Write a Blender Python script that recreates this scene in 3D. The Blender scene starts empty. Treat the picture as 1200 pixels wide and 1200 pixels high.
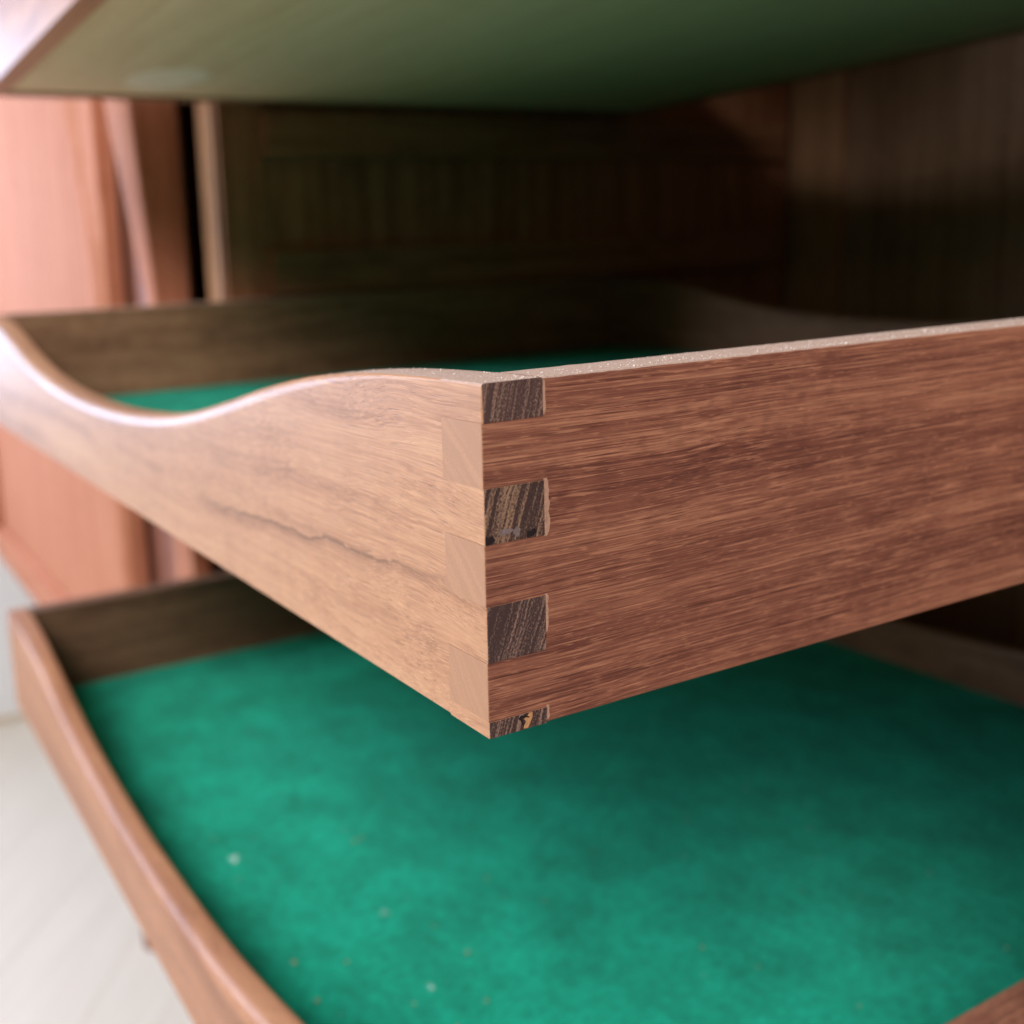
import bpy, bmesh, math, random
from mathutils import Matrix, Vector, noise as mnoise

# ------------------------------------------------------------------ camera
S = bpy.context.scene
COL = S.collection
MM = 0.001
cam_d = bpy.data.cameras.new("camera")
cam = bpy.data.objects.new("camera", cam_d)
COL.objects.link(cam)
S.camera = cam
yaw, pitch, roll = math.radians(62.7016), math.radians(79.4928), math.radians(-2.6504)
Rm = Matrix.Rotation(yaw, 4, 'Z') @ Matrix.Rotation(pitch, 4, 'X') @ Matrix.Rotation(roll, 4, 'Z')
cam.matrix_world = Matrix.Translation((0.144215, -0.097501, 0.081909)) @ Rm
cam_d.sensor_width = 36.0
cam_d.lens = 1247.69 / 1200 * 36.0
cam_d.shift_x = (600 - 420.22) / 1200
cam_d.shift_y = (542.23 - 600) / 1200
cam_d.clip_start = 0.01
cam_d.clip_end = 50
cam_d.dof.use_dof = True
cam_d.dof.focus_distance = 0.190
cam_d.dof.aperture_fstop = 12.0

# ------------------------------------------------------------------ light
W = bpy.data.worlds.new("World")
S.world = W
W.use_nodes = True
bg = W.node_tree.nodes["Background"]
bg.inputs[0].default_value = (0.86, 0.93, 1.0, 1)
bg.inputs[1].default_value = 0.04

def area(name, loc, target, sx, sy, power, col):
    d = bpy.data.lights.new(name, 'AREA')
    d.shape = 'RECTANGLE'; d.size = sx; d.size_y = sy
    d.energy = power; d.color = col
    o = bpy.data.objects.new(name, d)
    COL.objects.link(o)
    o.location = loc
    dirv = Vector(target) - Vector(loc)
    o.rotation_euler = dirv.to_track_quat('-Z', 'Y').to_euler()
    return o
# tall window in the left wall, in front of the sideboard
area("window_light", (-1.575, -1.40, 1.05), (-0.2, 0.0, 0.0), 1.6, 1.4, 75, (0.83, 0.91, 1.0))
# added lamp low on the left wall, for the sheen mirrored in the varnish
area("sheen_light", (-1.578, -0.50, 0.20), (0.0, -0.50, 0.20), 0.90, 0.46, 18.0, (0.50, 0.67, 1.0))
# low light from the room behind the photographer, to the right
area("room_light", (1.1, -1.2, 1.45), (0.0, 0.0, 0.0), 1.1, 0.9, 64, (0.97, 0.97, 1.0))

S.view_settings.view_transform = 'Standard'
S.view_settings.look = 'None'
S.view_settings.exposure = 0.0
S.view_settings.gamma = 1.0
S.cycles.use_denoising = True
S.cycles.max_bounces = 10
S.cycles.diffuse_bounces = 6
S.cycles.sample_clamp_indirect = 8

# ------------------------------------------------------------------ node helpers
class NT:
    def __init__(self, name):
        self.m = bpy.data.materials.new(name)
        self.m.use_nodes = True
        self.t = self.m.node_tree
        self.b = self.t.nodes["Principled BSDF"]
    def n(self, typ, **kw):
        o = self.t.nodes.new(typ)
        for k, v in kw.items(): setattr(o, k, v)
        return o
    def l(self, a, b): self.t.links.new(a, b)
    def setin(self, sock, v):
        if isinstance(v, bpy.types.NodeSocket): self.l(v, sock)
        else: sock.default_value = v
    def math(self, op, a, b=0.0, c=0.0, clamp=False):
        o = self.n('ShaderNodeMath', operation=op, use_clamp=clamp)
        self.setin(o.inputs[0], a); self.setin(o.inputs[1], b)
        if op in ('MULTIPLY_ADD',): self.setin(o.inputs[2], c)
        return o.outputs[0]
    def smooth(self, v, a, b, lo=0.0, hi=1.0):
        o = self.n('ShaderNodeMapRange', interpolation_type='SMOOTHSTEP')
        self.setin(o.inputs[0], v)
        for i, x in enumerate((a, b, lo, hi)): o.inputs[i + 1].default_value = x
        return o.outputs[0]
    def xyz(self, v):
        o = self.n('ShaderNodeSeparateXYZ'); self.l(v, o.inputs[0]); return o.outputs
    def comb(self, x, y, z):
        o = self.n('ShaderNodeCombineXYZ')
        for i, v in enumerate((x, y, z)): self.setin(o.inputs[i], v)
        return o.outputs[0]
    def noise(self, vec, scale=1.0, detail=2.0, rough=0.5, dist=0.0):
        o = self.n('ShaderNodeTexNoise')
        self.l(vec, o.inputs['Vector'])
        o.inputs['Scale'].default_value = scale; o.inputs['Detail'].default_value = detail
        o.inputs['Roughness'].default_value = rough; o.inputs['Distortion'].default_value = dist
        return o.outputs[0]
    def mix(self, f, a, b, mode='MIX'):
        o = self.n('ShaderNodeMix', data_type='RGBA', blend_type=mode)
        self.setin(o.inputs[0], f)
        for s, v in ((o.inputs[6], a), (o.inputs[7], b)):
            if isinstance(v, bpy.types.NodeSocket): self.l(v, s)
            else: s.default_value = (*v, 1)
        return o.outputs[2]
    def obj(self, seed=0.0):
        o = self.n('ShaderNodeTexCoord')
        v = self.n('ShaderNodeVectorMath', operation='ADD')
        self.l(o.outputs['Object'], v.inputs[0]); v.inputs[1].default_value = (seed * .37, seed * .61, seed * .83)
        return v.outputs[0]
    def bump(self, h, strength=0.3, dist=0.0003):
        o = self.n('ShaderNodeBump'); o.inputs['Strength'].default_value = strength
        o.inputs['Distance'].default_value = dist
        self.l(h, o.inputs['Height']); self.l(o.outputs[0], self.b.inputs['Normal'])

def teak(name, axis, dark, mid, light, seed=0.0, rough=0.45, wav=1.0, streak=1.0, spec=0.5, figure=None, bump=0.25):
    """open-grained oiled teak; axis = grain direction in object space"""
    k = NT(name)
    x, y, z = k.xyz(k.obj(seed))
    al, a1, a2 = {'X': (x, y, z), 'Y': (y, x, z), 'Z': (z, x, y)}[axis]
    # slow wander of the grain
    w0 = k.noise(k.comb(k.math('MULTIPLY', al, 9), k.math('MULTIPLY', a1, 22), k.math('MULTIPLY', a2, 22)), 1, 2)
    w1 = k.noise(k.comb(k.math('MULTIPLY', al, 38), k.math('MULTIPLY', a1, 90), k.math('MULTIPLY', a2, 90)), 1, 2)
    off = k.math('ADD', k.math('MULTIPLY', k.math('SUBTRACT', w0, .5), .022 * wav), k.math('MULTIPLY', k.math('SUBTRACT', w1, .5), .0014 * wav))
    b1 = k.math('ADD', a1, off); b2 = k.math('ADD', a2, off)
    def nz(sa, sc, det=2, rg=.5):
        return k.noise(k.comb(k.math('MULTIPLY', al, sa), k.math('MULTIPLY', b1, sc), k.math('MULTIPLY', b2, sc)), 1, det, rg)
    bands = nz(4, 130, 4, .55)
    lines = nz(5, 1500, 3, .6)
    streaks = nz(16, 4000, 3, .6)
    flecks = nz(60, 2900, 2, .5)
    pores = nz(60, 3600, 1, .5)
    hair = nz(3.5, 1500, 1, .5)
    mott = k.noise(k.comb(k.math('MULTIPLY', al, 130), k.math('MULTIPLY', a1, 60), k.math('MULTIPLY', a2, 60)), 1, 3, .55)
    v = k.math('ADD', k.math('MULTIPLY', bands, .62), k.math('MULTIPLY', lines, .33))
    v = k.math('ADD', v, k.math('MULTIPLY', streaks, .55 * streak))
    v = k.math('ADD', v, k.math('MULTIPLY', mott, .13))
    v = k.math('SUBTRACT', v, .04 + .275 * streak)
    rp = k.n('ShaderNodeValToRGB')
    e = rp.color_ramp.elements
    e[0].position = .33; e[0].color = (*dark, 1)
    e[1].position = .69; e[1].color = (*light, 1)
    n_ = e.new(.50); n_.color = (*mid, 1)
    k.l(v, rp.inputs[0])
    c = rp.outputs[0]
    f1 = k.smooth(flecks, .54, .68)
    c = k.mix(k.math('MULTIPLY', f1, .55 * streak), c, tuple(min(1, q * 1.18) for q in light))
    grit = nz(330, 4200, 1, .5)
    c = k.mix(k.math('MULTIPLY', k.smooth(grit, .58, .74), .42 * streak), c, tuple(min(1, q * 1.25) for q in light))
    # ribbon figure: short dark blocks across the stripes
    rib = k.noise(k.comb(k.math('MULTIPLY', al, 190), k.math('MULTIPLY', b1, 480), k.math('MULTIPLY', b2, 480)), 1, 2, .5)
    ribm = k.noise(k.comb(k.math('MULTIPLY', al, 18), k.math('MULTIPLY', a1, 30), k.math('MULTIPLY', a2, 30)), 1, 1, .5)
    c = k.mix(k.math('MULTIPLY', k.math('MULTIPLY', k.smooth(rib, .50, .66), k.smooth(ribm, .48, .64)), .26 * streak), c, dark)
    p1 = k.smooth(pores, .63, .72)
    c = k.mix(k.math('MULTIPLY', p1, .6 * streak), c, tuple(q * .55 for q in dark))
    c = k.mix(k.math('MULTIPLY', k.smooth(hair, .60, .72), .32 * streak), c, tuple(q * .8 for q in dark))
    if figure:
        # one dark mineral line wandering along the board: height = z0 + slope*x
        x0, z0, slope, half = figure
        xs, ys, zs = k.xyz(k.n('ShaderNodeTexCoord').outputs['Object'])
        wob = k.noise(k.comb(k.math('MULTIPLY', xs, 60), 0.0, 3.0), 1, 3, .6)
        wob2 = k.noise(k.comb(k.math('MULTIPLY', xs, 320), 0.0, 9.0), 1, 2, .6)
        zc = k.math('ADD', k.math('MULTIPLY_ADD', k.math('SUBTRACT', xs, x0), slope, z0),
                    k.math('ADD', k.math('MULTIPLY', k.math('SUBTRACT', wob, .5), .006), k.math('MULTIPLY', k.math('SUBTRACT', wob2, .5), .0014)))
        d = k.math('SUBTRACT', zs, zc)
        core = k.smooth(k.math('ABSOLUTE', d), .0001, .00075, 1, 0)
        below = k.math('MULTIPLY', k.smooth(d, -.0032, 0, 0, 1), k.smooth(d, -.0002, .0004, 1, 0))
        env = k.math('MULTIPLY', k.smooth(k.math('ABSOLUTE', k.math('SUBTRACT', xs, x0)), half * .35, half, 1, 0), k.smooth(wob2, .3, .52, .35, 1))
        f = k.math('MULTIPLY', env, k.math('MAXIMUM', k.math('MULTIPLY', core, .85), k.math('MULTIPLY', below, .38)))
        c = k.mix(f, c, tuple(q * .62 for q in dark))
    k.l(c, k.b.inputs['Base Color'])
    k.setin(k.b.inputs['Roughness'], k.math('ADD', k.math('MULTIPLY', streaks, .25), rough - .12))
    k.b.inputs['Specular IOR Level'].default_value = spec
    h = k.math('SUBTRACT', k.math('ADD', k.math('MULTIPLY', streaks, .6), k.math('MULTIPLY', lines, .3)), k.math('MULTIPLY', p1, .7))
    k.bump(h, bump, .0002)
    return k.m

def endgrain(name, dark, tan, ang=72, seed=0, horiz='Y', sc=1.0, contrast=1.0):
    """cut end of a board: slanted growth rings full of dark pores"""
    k = NT(name)
    x, y, z = k.xyz(k.obj(seed))
    u = y if horiz == 'Y' else x
    ca, sa = math.cos(math.radians(ang)), math.sin(math.radians(ang))
    al = k.math('ADD', k.math('MULTIPLY', u, ca), k.math('MULTIPLY', z, sa))
    ac = k.math('SUBTRACT', k.math('MULTIPLY', u, sa), k.math('MULTIPLY', z, ca))
    wob = k.math('MULTIPLY', k.math('SUBTRACT', k.noise(k.comb(k.math('MULTIPLY', al, 160), k.math('MULTIPLY', ac, 200), 0.0), 1, 2), .5), .0012)
    ac = k.math('ADD', ac, wob)
    rings = k.noise(k.comb(k.math('MULTIPLY', al, 22), k.math('MULTIPLY', ac, 900 * sc), 1.0), 1, 3, .6)
    dots = k.noise(k.comb(k.math('MULTIPLY', al, 2100), k.math('MULTIPLY', ac, 2600), 2.0), 1, 2, .6)
    v = k.math('ADD', k.math('MULTIPLY', rings, 1.0), k.math('MULTIPLY', k.math('SUBTRACT', dots, .5), .55))
    f = k.smooth(v, .43, .66)
    c = k.mix(f, dark, tan)
    k.l(c, k.b.inputs['Base Color'])
    k.b.inputs['Roughness'].default_value = .62
    k.bump(f, .5 * contrast, .00025)
    return k.m

def plain(name, col, rough=.6, var=.12, scale=60, spec=.4, bump=0.0):
    k = NT(name)
    v = k.obj()
    n1 = k.noise(v, scale, 4, .6)
    c = k.mix(n1, tuple(q * (1 - var) for q in col), tuple(min(1, q * (1 + var)) for q in col))
    k.l(c, k.b.inputs['Base Color'])
    k.b.inputs['Roughness'].default_value = rough
    k.b.inputs['Specular IOR Level'].default_value = spec
    if bump: k.bump(n1, bump, .0006)
    return k.m

def felt_mat():
    k = NT("green_felt")
    v = k.obj()
    big = k.noise(v, 38, 3, .6)
    mid = k.noise(v, 170, 4, .7)
    fine = k.noise(v, 1500, 3, .7)
    x, y, z = k.xyz(v)
    nap = k.noise(k.comb(k.math('MULTIPLY', x, 500), k.math('MULTIPLY', y, 160), z), 1, 3, .65)
    s = k.math('ADD', k.math('MULTIPLY', big, .42), k.math('MULTIPLY', mid, .33))
    s = k.math('ADD', s, k.math('MULTIPLY', nap, .35))
    s = k.math('ADD', s, k.math('MULTIPLY', fine, .45))
    f = k.smooth(s, .50, 1.05)
    c = k.mix(f, (0.002, 0.125, 0.068), (0.006, 0.42, 0.250))
    k.l(c, k.b.inputs['Base Color'])
    k.b.inputs['Roughness'].default_value = 1.0
    k.b.inputs['Specular IOR Level'].default_value = .1
    k.b.inputs['Sheen Weight'].default_value = .12
    k.b.inputs['Sheen Roughness'].default_value = .5
    k.b.inputs['Sheen Tint'].default_value = (.35, .95, .8, 1)
    k.bump(s, .8, .0012)
    return k.m

# ------------------------------------------------------------------ mesh helpers (millimetres in)
def link(name, bm, mats, parent=None, loc=None, smooth=False):
    for v in bm.verts: v.co *= MM
    bmesh.ops.recalc_face_normals(bm, faces=bm.faces)
    me = bpy.data.meshes.new(name)
    bm.to_mesh(me); bm.free()
    for m in (mats if isinstance(mats, (list, tuple)) else [mats]): me.materials.append(m)
    if smooth:
        for p in me.polygons: p.use_smooth = True
        me.set_sharp_from_angle(angle=math.radians(35))
    o = bpy.data.objects.new(name, me)
    COL.objects.link(o)
    if parent: o.parent = parent
    if loc: o.location = Vector(loc) * MM
    return o

def box_bm(x0, x1, y0, y1, z0, z1, bev=0.0, seg=2):
    bm = bmesh.new()
    bmesh.ops.create_cube(bm, size=1)
    for v in bm.verts:
        v.co = Vector((x0 + (v.co.x + .5) * (x1 - x0), y0 + (v.co.y + .5) * (y1 - y0), z0 + (v.co.z + .5) * (z1 - z0)))
    if bev: bmesh.ops.bevel(bm, geom=bm.edges[:], offset=bev, segments=seg, profile=.6, affect='EDGES')
    return bm

def loft(sections, closed_ends=True):
    bm = bmesh.new()
    rows = [[bm.verts.new(p) for p in s] for s in sections]
    n = len(rows[0])
    for a, b in zip(rows, rows[1:]):
        for i in range(n):
            bm.faces.new((a[i], a[(i + 1) % n], b[(i + 1) % n], b[i]))
    if closed_ends:
        bm.faces.new(rows[0]); bm.faces.new(rows[-1][::-1])
    return bm

def empty(name, loc=(0, 0, 0), label=None, cat=None, group=None):
    o = bpy.data.objects.new(name, None)
    COL.objects.link(o)
    o.location = Vector(loc) * MM
    o.empty_display_size = .02
    tag(o, label, cat, group)
    return o

def tag(o, label=None, cat=None, group=None, kind=None):
    if label: o['label'] = label
    if cat: o['category'] = cat
    if group: o['group'] = group
    if kind: o['kind'] = kind
    return o

# ------------------------------------------------------------------ colours
T_DARK, T_MID, T_LIGHT = (.108, .036, .026), (.232, .086, .053), (.42, .192, .108)      # the reddish side board
F_DARK, F_MID, F_LIGHT = (.275, .124, .064), (.435, .213, .113), (.550, .300, .162)      # the tan front board
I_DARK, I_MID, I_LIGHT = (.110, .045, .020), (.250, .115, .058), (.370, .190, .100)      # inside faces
D_DARK, D_MID, D_LIGHT = (.330, .112, .056), (.450, .172, .096), (.550, .250, .150)      # sliding door
M_FELT = felt_mat()
M_PLY = teak("plywood", 'X', (.58, .39, .21), (.67, .47, .27), (.74, .55, .34), 5, .7, .6, .5, .2, bump=.1)
M_GLUE = plain("dried_glue", (.43, .25, .165), .7, .35, 900, .3, .4)
M_CHIP = plain("dark_crack", (.018, .012, .012), .8, .4, 2000, .2)
M_FILL = plain("orange_filler", (.50, .26, .11), .6, .35, 1500, .3, .4)
M_DUST = plain("pale_dust", (.76, .67, .60), .9, .15, 800, .2)
M_SAWN = plain("sawn_dusty_teak", (.47, .325, .255), .85, .45, 1500, .25, .5)

# ------------------------------------------------------------------ trays
TW, TD, TH, TT = 548.7, 507.3, 62.0, 12.4
WAVE = [(0, 62), (20, 61.8), (40, 61.0), (60, 59.3), (80, 56.6), (100, 53.0), (125, 47.6), (150, 42.6), (175, 38.8), (200, 36.2), (235, 34.0), (274.4, 33.2)]
def wave(u):
    u = abs(u); u = min(u, TW - u)
    for (a, za), (b, zb) in zip(WAVE, WAVE[1:]):
        if u <= b:
            i = WAVE.index((a, za))
            m = lambda j: ((WAVE[min(j + 1, 11)][1] - WAVE[max(j - 1, 0)][1]) / (WAVE[min(j + 1, 11)][0] - WAVE[max(j - 1, 0)][0])) if 0 < j < 11 else 0
            t = (u - a) / (b - a); h = b - a
            return (2*t**3 - 3*t*t + 1) * za + (t**3 - 2*t*t + t) * h * m(i) + (-2*t**3 + 3*t*t) * zb + (t**3 - t*t) * h * m(i + 1)
    return WAVE[-1][1]

FRONT_F = [(0.0, 3.0), (13.7, 23.8), (34.6, 44.3), (55.35, 62.0)]       # fingers of the front and back boards
SIDE_F = [(3.0, 13.7), (23.8, 34.6), (44.3, 55.35)]                     # fingers of the side boards

def section(c0, c1, zt, ro, ri, perp, along, nz=0.0):
    """closed rounded-top outline; c0 = outer face, c1 = inner face coordinate along 'perp'"""
    s = 1 if c1 > c0 else -1
    pts = [(c0 + s * .35, 0), (c0, .35), (c0, zt - ro - .25)]
    for i in range(7):
        a = math.pi / 2 * i / 6
        pts.append((c0 + s * (ro - ro * math.cos(a)), zt - ro + ro * math.sin(a)))
    for i in range(6):
        a = math.pi / 2 * i / 5
        pts.append((c1 - s * (ri - ri * math.sin(a)), zt - ri + ri * math.cos(a)))
    pts += [(c1, zt - ri - .25), (c1, .35), (c1 - s * .35, 0)]
    if perp == 'Y': return [(along, p, z) for p, z in pts]
    return [(p, along, z) for p, z in pts]

def sawtop(bm, idx, zmin, thr=.55):
    bm.normal_update()
    for f in bm.faces:
        if abs(f.normal.z) > thr and f.calc_center_median().z > zmin: f.material_index = idx

def soften(bm, x, y):
    """wear the upright outer edge of a finger round"""
    es = [e for e in bm.edges if all(abs(v.co.x - x) < .02 and abs(v.co.y - y) < .02 for v in e.verts)]
    if es: bmesh.ops.bevel(bm, geom=es, offset=.28, segments=2, profile=.5, affect='EDGES')
    bm.normal_update()

def make_tray(loc, label, seed, hero=False, dim=1.0):
    t = empty("pull_out_tray", loc, label, "tray", "pull-out trays")
    fk = (1, 1, 1) if hero else (.92, .80, .74)
    mf = teak("teak_front_board", 'X', *[tuple(q * w for q, w in zip(c, fk)) for c in (F_DARK, F_MID, F_LIGHT)], 1 + seed, .47, 1.0, .65, .35, figure=(-.080, .0213, .062, .085) if hero else None)
    ms = teak("teak_side_board", 'Y', T_DARK, T_MID, T_LIGHT, 2 + seed, .48, .16, 1.15, .4)
    mi = teak("teak_left_side_board", 'Y', *[tuple(q * dim for q in c) for c in (I_DARK, I_MID, I_LIGHT)], 7.3 + seed, .5, 1.6, .6, .4)  # dim darkens the wood colour to stand in for shade inside the tray
    mb = teak("teak_back_board", 'X', I_DARK, I_MID, I_LIGHT, 4 + seed, .5, 1.3, .6, .4)
    # front and back boards with the scooped top edge
    N = 150
    for name, y0, y1, m in (("front_board", 0, TT, mf), ("back_board", TD, TD - TT, mb)):
        secs = []
        for i in range(N + 1):
            u = TT + (TW - 2 * TT) * i / N
            e = min(1, max(0, (min(u, TW - u) - 15) / 95)); e = e * e * (3 - 2 * e)
            zt = wave(u) + .10 * mnoise.noise(Vector((u * .3, y0, seed)))
            secs.append(section(y0, y1, zt, .55 + 3.3 * e, .5 + 2.2 * e, 'Y', -u))
        bm = loft(secs)
        bm.normal_update()
        for f in bm.faces:
            if hero and abs(f.normal.z) > .93 and f.calc_center_median().z > 58.5 and f.calc_center_median().x > -150 and y0 == 0: f.material_index = 1
        fb = link(name, bm, [m, M_SAWN], t, smooth=True)
        for xa, xb in ((-TT, .10), (-TW + TT, -TW - .10)):
            for j, (za, zb) in enumerate(FRONT_F):
                ya, yb = (y0, y1) if y0 < y1 else (y1, y0)
                bm = box_bm(min(xa, xb), max(xa, xb), ya, yb, za + (.03 if za else 0), zb - (.03 if zb < 60 else 0))
                if zb > 60:
                    bmesh.ops.bevel(bm, geom=[e for e in bm.edges if all(v.co.z > 60 for v in e.verts) and abs(e.verts[0].co.x - e.verts[1].co.x) > 5], offset=.5, segments=3, profile=.5, affect='EDGES')
                soften(bm, xb, y0)
                for f in bm.faces:
                    if abs(f.normal.x) > .9: f.material_index = 1
                eg = endgrain("teak_end_grain", [(.070, .036, .031), (.046, .024, .021), (.050, .027, .025), (.046, .025, .022)][3 - j],
                              [(.25, .145, .100), (.30, .175, .105), (.25, .150, .108), (.25, .15, .11)][3 - j], (74, 68, 72, 76)[j], seed + j * 3.1, 'Y', (1.25, 1.05, 1.2, 1.2)[j])
                for f in bm.faces:
                    if hero and f.normal.z > .7 and zb > 60: f.material_index = 2
                link("joint_finger", bm, [m, eg, M_SAWN], fb)
    # side boards
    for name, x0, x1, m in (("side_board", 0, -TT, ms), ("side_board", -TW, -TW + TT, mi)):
        secs = []
        M_ = 260
        for i in range(M_ + 1):
            y = TT + (TD - 2 * TT) * i / M_
            r = .55 + .20 * mnoise.noise(Vector((y * .9, 3.3, seed)))
            zt = TH + .10 * mnoise.noise(Vector((y * .5, x0, seed + 5))) + .05 * mnoise.noise(Vector((y * 2.3, x0, seed)))
            secs.append(section(x0, x1, zt, r, .5, 'X', y))
        bm = loft(secs)
        if hero: sawtop(bm, 1, 60)
        sb = link(name, bm, [m, M_SAWN], t, smooth=True)
        for ya, yb in ((-.06, TT), (TD - TT, TD + .06)):
            for j, (za, zb) in enumerate(SIDE_F):
                xa, xb = sorted((x0, x1))
                bm = box_bm(xa, xb, ya, yb, za, zb)
                soften(bm, x0, ya if ya < 0 else yb)
                for f in bm.faces:
                    if abs(f.normal.y) > .9: f.material_index = 1
                eg = endgrain("pale_end_grain", (.375, .188, .100), (.425, .212, .113), -55 + 8 * j, seed + j * 2.3 + 11, 'X', .55, .2)
                link("joint_finger", bm, [m, eg], sb)
    link("bottom_panel", box_bm(-TW + TT - .2, -TT + .2, TT - .2, TD - TT + .2, 1.2, 5.0), M_PLY, t)
    # felt lining as a slightly wavy sheet
    bm = bmesh.new()
    nx, ny = 60, 56
    g = [[bm.verts.new((-TW + TT + .1 + (TW - 2 * TT - .2) * i / nx, TT + .1 + (TD - 2 * TT - .2) * j / ny,
                        6.3 + .25 * mnoise.noise(Vector((i * .35, j * .35, seed))))) for j in range(ny + 1)] for i in range(nx + 1)]
    for i in range(nx):
        for j in range(ny): bm.faces.new((g[i][j], g[i + 1][j], g[i + 1][j + 1], g[i][j + 1]))
    link("felt_lining", bm, M_FELT, t, smooth=True)
    return t

def blob(bm, plane, c, pts, d0, d1):
    """irregular flat patch, extruded: outline pts around centre c in a plane ('X' = on the side face)"""
    lo = [bm.verts.new((d0, c[0] + a, c[1] + b) if plane == 'X' else (c[0] + a, c[1] + b, d0)) for a, b in pts]
    hi = [bm.verts.new((d1, c[0] + a, c[1] + b) if plane == 'X' else (c[0] + a, c[1] + b, d1)) for a, b in pts]
    n = len(pts)
    bm.faces.new(lo[::-1]); bm.faces.new(hi)
    for i in range(n): bm.faces.new((lo[i], lo[(i + 1) % n], hi[(i + 1) % n], hi[i]))

upper = make_tray((0, 17.7, 191.5), "uppermost tray overhead, only its pale plywood underside and front showing", 31.7)
middle = make_tray((0, 0, 0), "middle teak tray whose finger-jointed corner juts at the viewer", 0.0, hero=True)
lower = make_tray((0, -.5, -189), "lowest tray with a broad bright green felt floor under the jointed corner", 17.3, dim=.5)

# glue seams beside the three upper dark fingers, filler and cracks in the corner of the middle tray
rnd = random.Random(5)
side = [c for c in middle.children if c.name.startswith("side_board")][0]
front = [c for c in middle.children if c.name.startswith("front_board")][0]
for (za, zb, w) in ((55.6, 61.6, .85), (34.4, 44.6, 1.35), (17.0, 24.0, .85), (.6, 3.4, .7)):
    bm = bmesh.new()
    n = 14
    L = [(12.35, za + (zb - za) * i / n) for i in range(n + 1)]
    Rr = [(12.4 + w * (.72 + .35 * mnoise.noise(Vector((i * .45, za, 2)))) * (0.6 if i in (0, n) else 1), za + (zb - za) * i / n) for i in range(n + 1)]
    a = [bm.verts.new((.04, *p)) for p in L]; b = [bm.verts.new((.05, *p)) for p in Rr]
    a2 = [bm.verts.new((-.8, *p)) for p in L]; b2 = [bm.verts.new((-.8, *p)) for p in Rr]
    for i in range(n):
        bm.faces.new((a[i], b[i], b[i + 1], a[i + 1])); bm.faces.new((a2[i], a2[i + 1], b2[i + 1], b2[i]))
        bm.faces.new((b[i], b2[i], b2[i + 1], b[i + 1])); bm.faces.new((a[i], a[i + 1], a2[i + 1], a2[i]))
    bm.faces.new((a[0], a2[0], b2[0], b[0])); bm.faces.new((a[n], b[n], b2[n], a2[n]))
    link("glue_seam", bm, M_GLUE, side)
def jag(rx, ry, n=14, amt=.35, r=rnd):
    return [((rx * math.cos(2 * math.pi * i / n)) * (1 + amt * (r.random() - .5)), (ry * math.sin(2 * math.pi * i / n)) * (1 + amt * (r.random() - .5))) for i in range(n)]
bm = bmesh.new(); blob(bm, 'X', (8.1, 1.5), [(-.9, -1.3), (.0, -1.4), (.5, -.6), (1.0, .4), (1.1, 1.3), (.4, 1.4), (-.1, .7), (-.8, .5), (-.3, -.2), (-.7, -.7)], -.5, .16)
link("filler_patch", bm, M_FILL, front)
bm = bmesh.new(); blob(bm, 'X', (7.0, 1.9), [(-.9, .3), (-.4, .8), (.6, .7), (1.5, .25), (1.4, .1), (.5, .4), (-.1, .3), (.0, -.3), (.3, -1.0), (-.1, -.9), (-.4, -.1)], -.5, .19)
link("crack", bm, M_CHIP, front)
bm = bmesh.new(); blob(bm, 'X', (4.2, 36.4), jag(1.5, .55, 14, .6), -.5, .125); blob(bm, 'X', (6.6, 36.0), jag(.7, .8, 12, .6), -.5, .125)
link("glue_smear", bm, plain("grey_glue", (.19, .14, .13), .6, .5, 1400, .4, .4), front)
bm = bmesh.new(); blob(bm, 'X', (1.0, 35.3), [(-.9, -.6), (.5, -.5), (1.0, .1), (.5, .9), (-.2, .6), (-.9, .9)], -.5, .17)
blob(bm, 'X', (9.6, 35.5), [(-1.0, -.7), (.4, -.55), (1.1, .1), (.7, .8), (-.2, .3), (-.9, .4)], -.5, .17)
link("crack", bm, M_CHIP, front)

# ------------------------------------------------------------------ sideboard
sb = empty("sideboard", (0, 165, -305), "teak sideboard on legs with sliding doors and dark open tray section", "sideboard")
def sbox(name, x0, x1, y0, y1, z0, z1, m, parent=sb, bev=.8):
    o = link(name, box_bm(x0, x1, y0, y1, z0, z1, bev), m)
    o.parent = parent
    # vertices are in scene millimetres: cancel the parents' offset
    off = Vector((0, 0, 0)); p = parent
    while p: off += p.location; p = p.parent
    o.location = -off
    return o
def fix(o, parent):
    o.parent = parent
    off = Vector((0, 0, 0)); p = parent
    while p: off += p.location; p = p.parent
    o.location = -off
    return o
M_PART = teak("teak_partition", 'Z', (.150, .048, .018), (.320, .122, .056), (.50, .225, .110), 9.1, .5, .8, .4, .4)
M_EDGE = teak("teak_edge_strip", 'Z', (.30, .140, .070), (.42, .21, .105), (.52, .29, .15), 3.7, .45, .6, .5, .4)
M_BACK = teak("teak_back_panel", 'Z', (.170, .085, .042), (.300, .160, .088), (.43, .25, .145), 12.9, .6, .8, .35, .3)
M_RUN = teak("teak_runner", 'Y', (.130, .046, .018), (.290, .118, .052), (.440, .200, .095), 21.3, .5, 1, .6, .4)
M_DOOR = teak("teak_sliding_door", 'Z', D_DARK, D_MID, D_LIGHT, 6.6, .75, .9, .6, .08)
M_CARC = teak("teak_carcass", 'X', D_DARK, D_MID, D_LIGHT, 15.1, .7, .9, .4, .1)
M_REAR = teak("teak_rear_door", 'Z', (.150, .048, .030), (.230, .080, .048), (.32, .125, .075), 18.4, .45, .9, .45, .4)
ZB, ZT_ = -262, 470
part = sbox("partition", -583, -556, 166.5, 715, ZB, ZT_, M_PART)
sbox("edge_strip", -584, -555, 164, 166.3, ZB, ZT_, M_EDGE, part)
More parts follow.
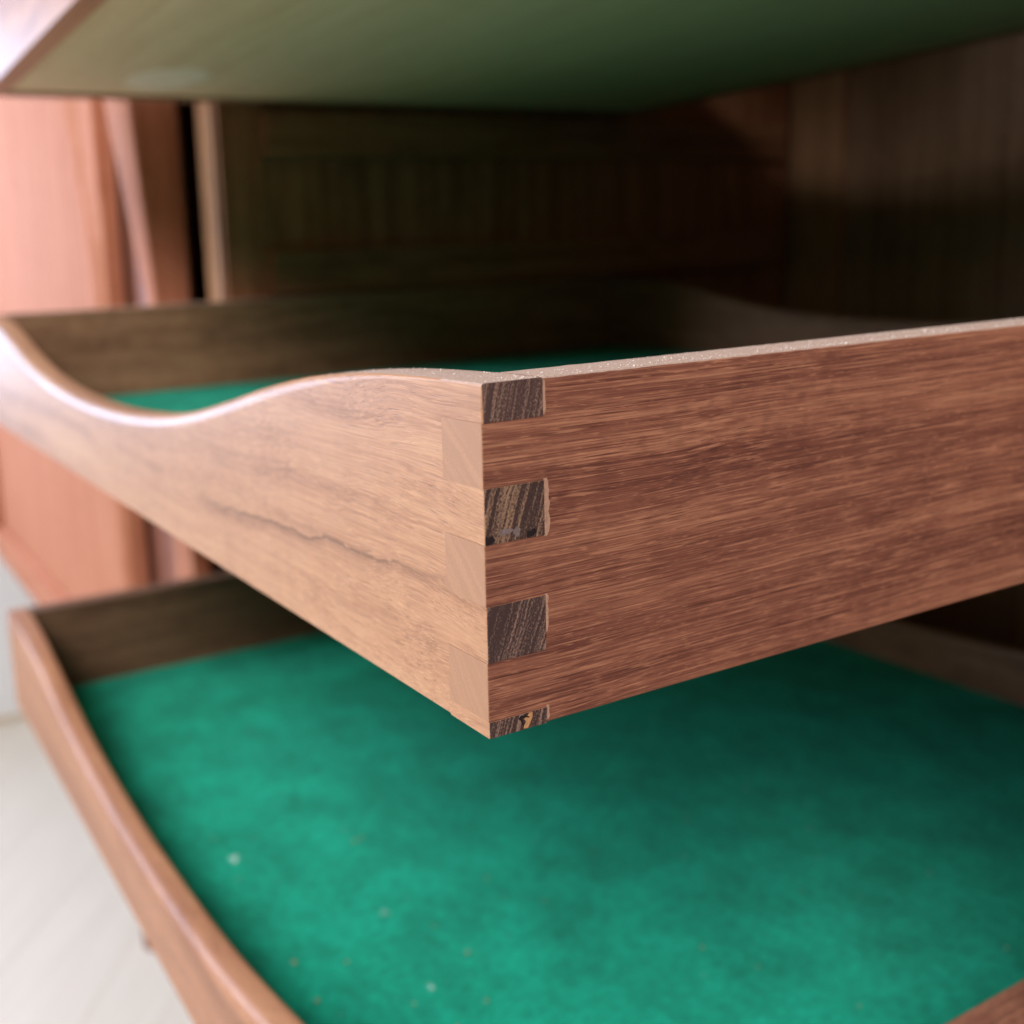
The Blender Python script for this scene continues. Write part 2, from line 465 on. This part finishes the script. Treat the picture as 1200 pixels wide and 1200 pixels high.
sbox("stile", -555.8, -551.5, 167, 199, ZB, ZT_, M_PART, part)
for zc in (-219, -124, -31, 64, 157, 252):
    o = sbox("tray_runner", -555.8, -545.5, 199.2, 700, zc, zc + 30.5, M_RUN, part, 1.2)
rp_ = sbox("partition", 14, 40, 166.5, 715, ZB, ZT_, M_PART)
sbox("edge_strip", 13, 41, 162, 166.3, ZB, ZT_, M_EDGE, rp_)
for zc in (-219, -124, -31, 64, 157, 252):
    sbox("tray_runner", 3.5, 13.8, 199.2, 700, zc, zc + 30.5, M_RUN, rp_, 1.2)
back = sbox("back_panel", -1412, 600, 726, 738, ZB, ZT_, M_BACK)
sbox("corner_batten", -555.5, -502, 717, 725.8, ZB, ZT_, M_EDGE, back)
bp = sbox("bottom_panel", -1440, 620, 118, 738, -305, ZB - .2, M_CARC, bev=2.5)
sbox("top_panel", -1440, 620, 112, 738, ZT_ + .2, ZT_ + 26, M_CARC, bev=2.5)
sbox("side_panel", -1440, -1413, 112, 738, ZB, ZT_, M_DOOR, bev=2)
sbox("side_panel", 600, 620, 112, 738, ZB, ZT_, M_DOOR, bev=2)

# front sliding door with a sculpted, tapering edge
def lerp_tab(tab, z):
    for (a, xa), (b, xb) in zip(tab, tab[1:]):
        if z <= b or b == tab[-1][0]:
            t = max(0, min(1, (z - a) / (b - a))); return xa + (xb - xa) * t
tabA = [(ZB, -762), (-146, -762), (64, -770), (150, -788), (223, -817), (ZT_, -880)]
secs = []
for i in range(41):
    z = ZB + 1 + (ZT_ - ZB - 2) * i / 40
    xf = lerp_tab(tabA, z)
    secs.append([(-1412, 130, z), (xf - 3, 130, z), (xf, 130.6, z), (xf + 3, 132.5, z), (-757, 136, z), (-755, 138, z), (-755, 152, z), (-1412, 152, z)])
fix(link("sliding_door", loft(secs), M_DOOR, smooth=True), sb)
sbox("rear_door", -1300, -612, 157, 163, ZB + 1, ZT_ - 1, M_REAR)
# upright fin beside the partition, its front edge carved
tabx = [(ZB, -646), (-117, -640), (65, -622), (197, -640), (ZT_, -668)]
tabo = [(ZB, 143), (-117, 141), (65, 129.5), (197, 116.5), (ZT_, 92)]
tabi = [(ZB, 146), (-117, 143), (65, 130.4), (197, 122), (ZT_, 100)]
secs = []
for i in range(41):
    z = ZB + 1 + (ZT_ - ZB - 2) * i / 40
    xo, yo, yi = lerp_tab(tabx, z), lerp_tab(tabo, z), lerp_tab(tabi, z)
    secs.append([(xo, yo + 2, z), (xo + 1, yo + .4, z), (xo + 3, yo, z), (-603, yi - .3, z), (-601, yi + .3, z), (-600, yi + 2, z), (-600, 156, z), (xo, 156, z)])
fix(link("carved_upright", loft(secs), M_DOOR, smooth=True), sb)
# legs
for (lx, ly) in ((-872, 168), (-872, 690), (330, 168), (330, 690)):
    secs = []
    for i in range(9):
        t = i / 8; z = -305.2 - (620 - 305.2) * t; r = 22 - 9 * t
        secs.append([(lx - 6 * t + r * math.cos(2 * math.pi * j / 16), ly - 8 * t + r * math.sin(2 * math.pi * j / 16), z) for j in range(16)])
    fix(link("leg", loft(secs), M_REAR, smooth=True), sb)

# ------------------------------------------------------------------ floor and wall
M_FLOOR = plain("floor_base", (.55, .50, .44), .6, .1, 5)
fl = link("floor", box_bm(-1582, 2500, -3000, 1200, -660, -626), M_FLOOR)
tag(fl, kind='structure')
def plank_mat(i):
    k = NT("pale_floor_plank")
    x, y, z = k.xyz(k.obj(i * 1.7))
    g = k.noise(k.comb(k.math('MULTIPLY', x, 5), k.math('MULTIPLY', y, 70), 0.0), 1, 4, .6)
    c = k.mix(g, (.58, .50, .40), (.72, .66, .56))
    k.l(c, k.b.inputs['Base Color']); k.b.inputs['Roughness'].default_value = .5
    return k.m
pm = [plank_mat(i) for i in range(4)]
ang = math.radians(140)
d = Vector((math.cos(ang), math.sin(ang), 0)); nrm = Vector((-d.y, d.x, 0))
rr = random.Random(3)
meshes = []
for i in range(4):
    o = link("plank", box_bm(-1100, 1100, -58.9, 58.9, 0, 6, .4, 1), pm[i]); meshes.append(o.data); bpy.data.objects.remove(o)
c0 = Vector((-1000, 0, 0))
for r in range(-8, 9):
    for s in (-1, 0, 1):
        o = bpy.data.objects.new("plank", meshes[rr.randrange(4)])
        p = c0 + nrm * (r * 118) + d * (s * 2201 + rr.choice((0, 550, 1100)) * (1 if False else 0) + (r % 3) * 620 - 620)
        o.location = (p.x * MM, p.y * MM, -.626)
        o.rotation_euler = (0, 0, ang)
        COL.objects.link(o); o.parent = fl
wl = link("wall", box_bm(-1660, -1582, -3000, 1200, -660, 1900), plain("white_wall_paint", (.86, .87, .87), .7, .02, 8))
tag(wl, "white painted wall at the left end of the sideboard", "wall")
sk = link("wall_foot_strip", box_bm(-1582, -1570, -3000, 1200, -620, -612), plain("foot_strip_beige", (.62, .52, .40), .6, .05, 8), wl)  # thin beige strip along the foot of the wall

# ------------------------------------------------------------------ dust and lint
def specks(bm, pts, rnd):
    for (x, y, z, r) in pts:
        q = bmesh.ops.create_icosphere(bm, subdivisions=1, radius=1)
        sx, sy, sz = (r * rnd.uniform(.6, 1.5) for _ in range(3))
        M = Matrix.Rotation(rnd.uniform(0, 3), 3, 'Z')
        for v in q['verts']:
            v.co = M @ Vector((v.co.x * sx, v.co.y * sy, v.co.z * sz)) * rnd.uniform(.8, 1.15) + Vector((x, y, z))
rd = random.Random(11)
pts = []
for i in range(2600):
    y = 2 + 230 * rd.random()
    if rd.random() > .3 + .7 * (mnoise.noise(Vector((y * .10, 0, 1))) > -.15): continue
    x = -rd.random() ** 1.6 * 11 - .1
    pts.append((x, y, 62.03 + .05 * rd.random(), .03 + .09 * rd.random() ** 4))
for i in range(46):
    pts.append((-.2 - 6 * rd.random() ** 2, 8 + 190 * rd.random(), 62.06, .10 + .13 * rd.random() ** 2))
for i in range(150):
    x = -4 - 75 * rd.random(); y = rd.uniform(4, 11.5)
    pts.append((x, y, wave(x) + .05, .05 + .10 * rd.random() ** 3))
bm = bmesh.new(); specks(bm, pts, rd)
tag(link("dust", bm, M_DUST), "fine pale sawdust along the top edge of the middle tray", "dust", kind='stuff')

M_WOOL = plain("white_lint", (.50, .64, .58), .95, .2, 900, .1)
M_LINT = plain("grey_lint", (.20, .40, .33), .95, .2, 900, .1)
M_CRUMB = plain("tan_crumb", (.30, .26, .13), .9, .2, 900, .1)
def lint(x, y, r, label, m=M_DUST):
    bm = bmesh.new()
    specks(bm, [(rd.gauss(0, r * .55), rd.gauss(0, r * .35), r * .12 * rd.random(), r * rd.uniform(.10, .28)) for _ in range(26)], rd)
    tag(link("lint_fleck", bm, m, loc=(x, y, -189 + 6.4)), label, "lint", "flecks of lint on the green felt")
lint(-282.7, 49.6, 2.6, "largest white fleck of lint on the left part of the felt", M_WOOL)
lint(-161.3, 80.2, 1.1, "small round white fleck low in the middle of the felt", M_WOOL)
lint(-209.8, 88.2, 1.9, "faint grey fleck of lint midway between the two white ones", M_LINT)
bm = bmesh.new()
ps = [(-208.9, 137.8), (-200.5, 42.4), (-170.8, 102.8), (-144.1, 93.3), (-266.2, 103.2), (-176, 40.6), (-190, 60), (-79.8, 150)]
ps += [(-rd.uniform(20, 420), rd.uniform(25, 330)) for _ in range(90)]
specks(bm, [(x, y, -182.2, rd.uniform(.15, .5) if i > 8 else .7) for i, (x, y) in enumerate(ps)], rd)
tag(link("crumbs", bm, M_CRUMB), "tiny tan crumbs scattered over the lowest tray's felt", "crumbs", kind='stuff')
# pale smear left on the underside of the uppermost tray
bm = bmesh.new()
up = [c for c in upper.children if c.name.startswith("bottom_panel")][0]
blob(bm, 'Z', (-477, 92), [(a * 1, b) for a, b in jag(36, 22, 22, .25)], 1.25, 1.12)
link("pale_patch", bm, plain("pale_glue_patch", (.77, .62, .44), .7, .15, 60), up)
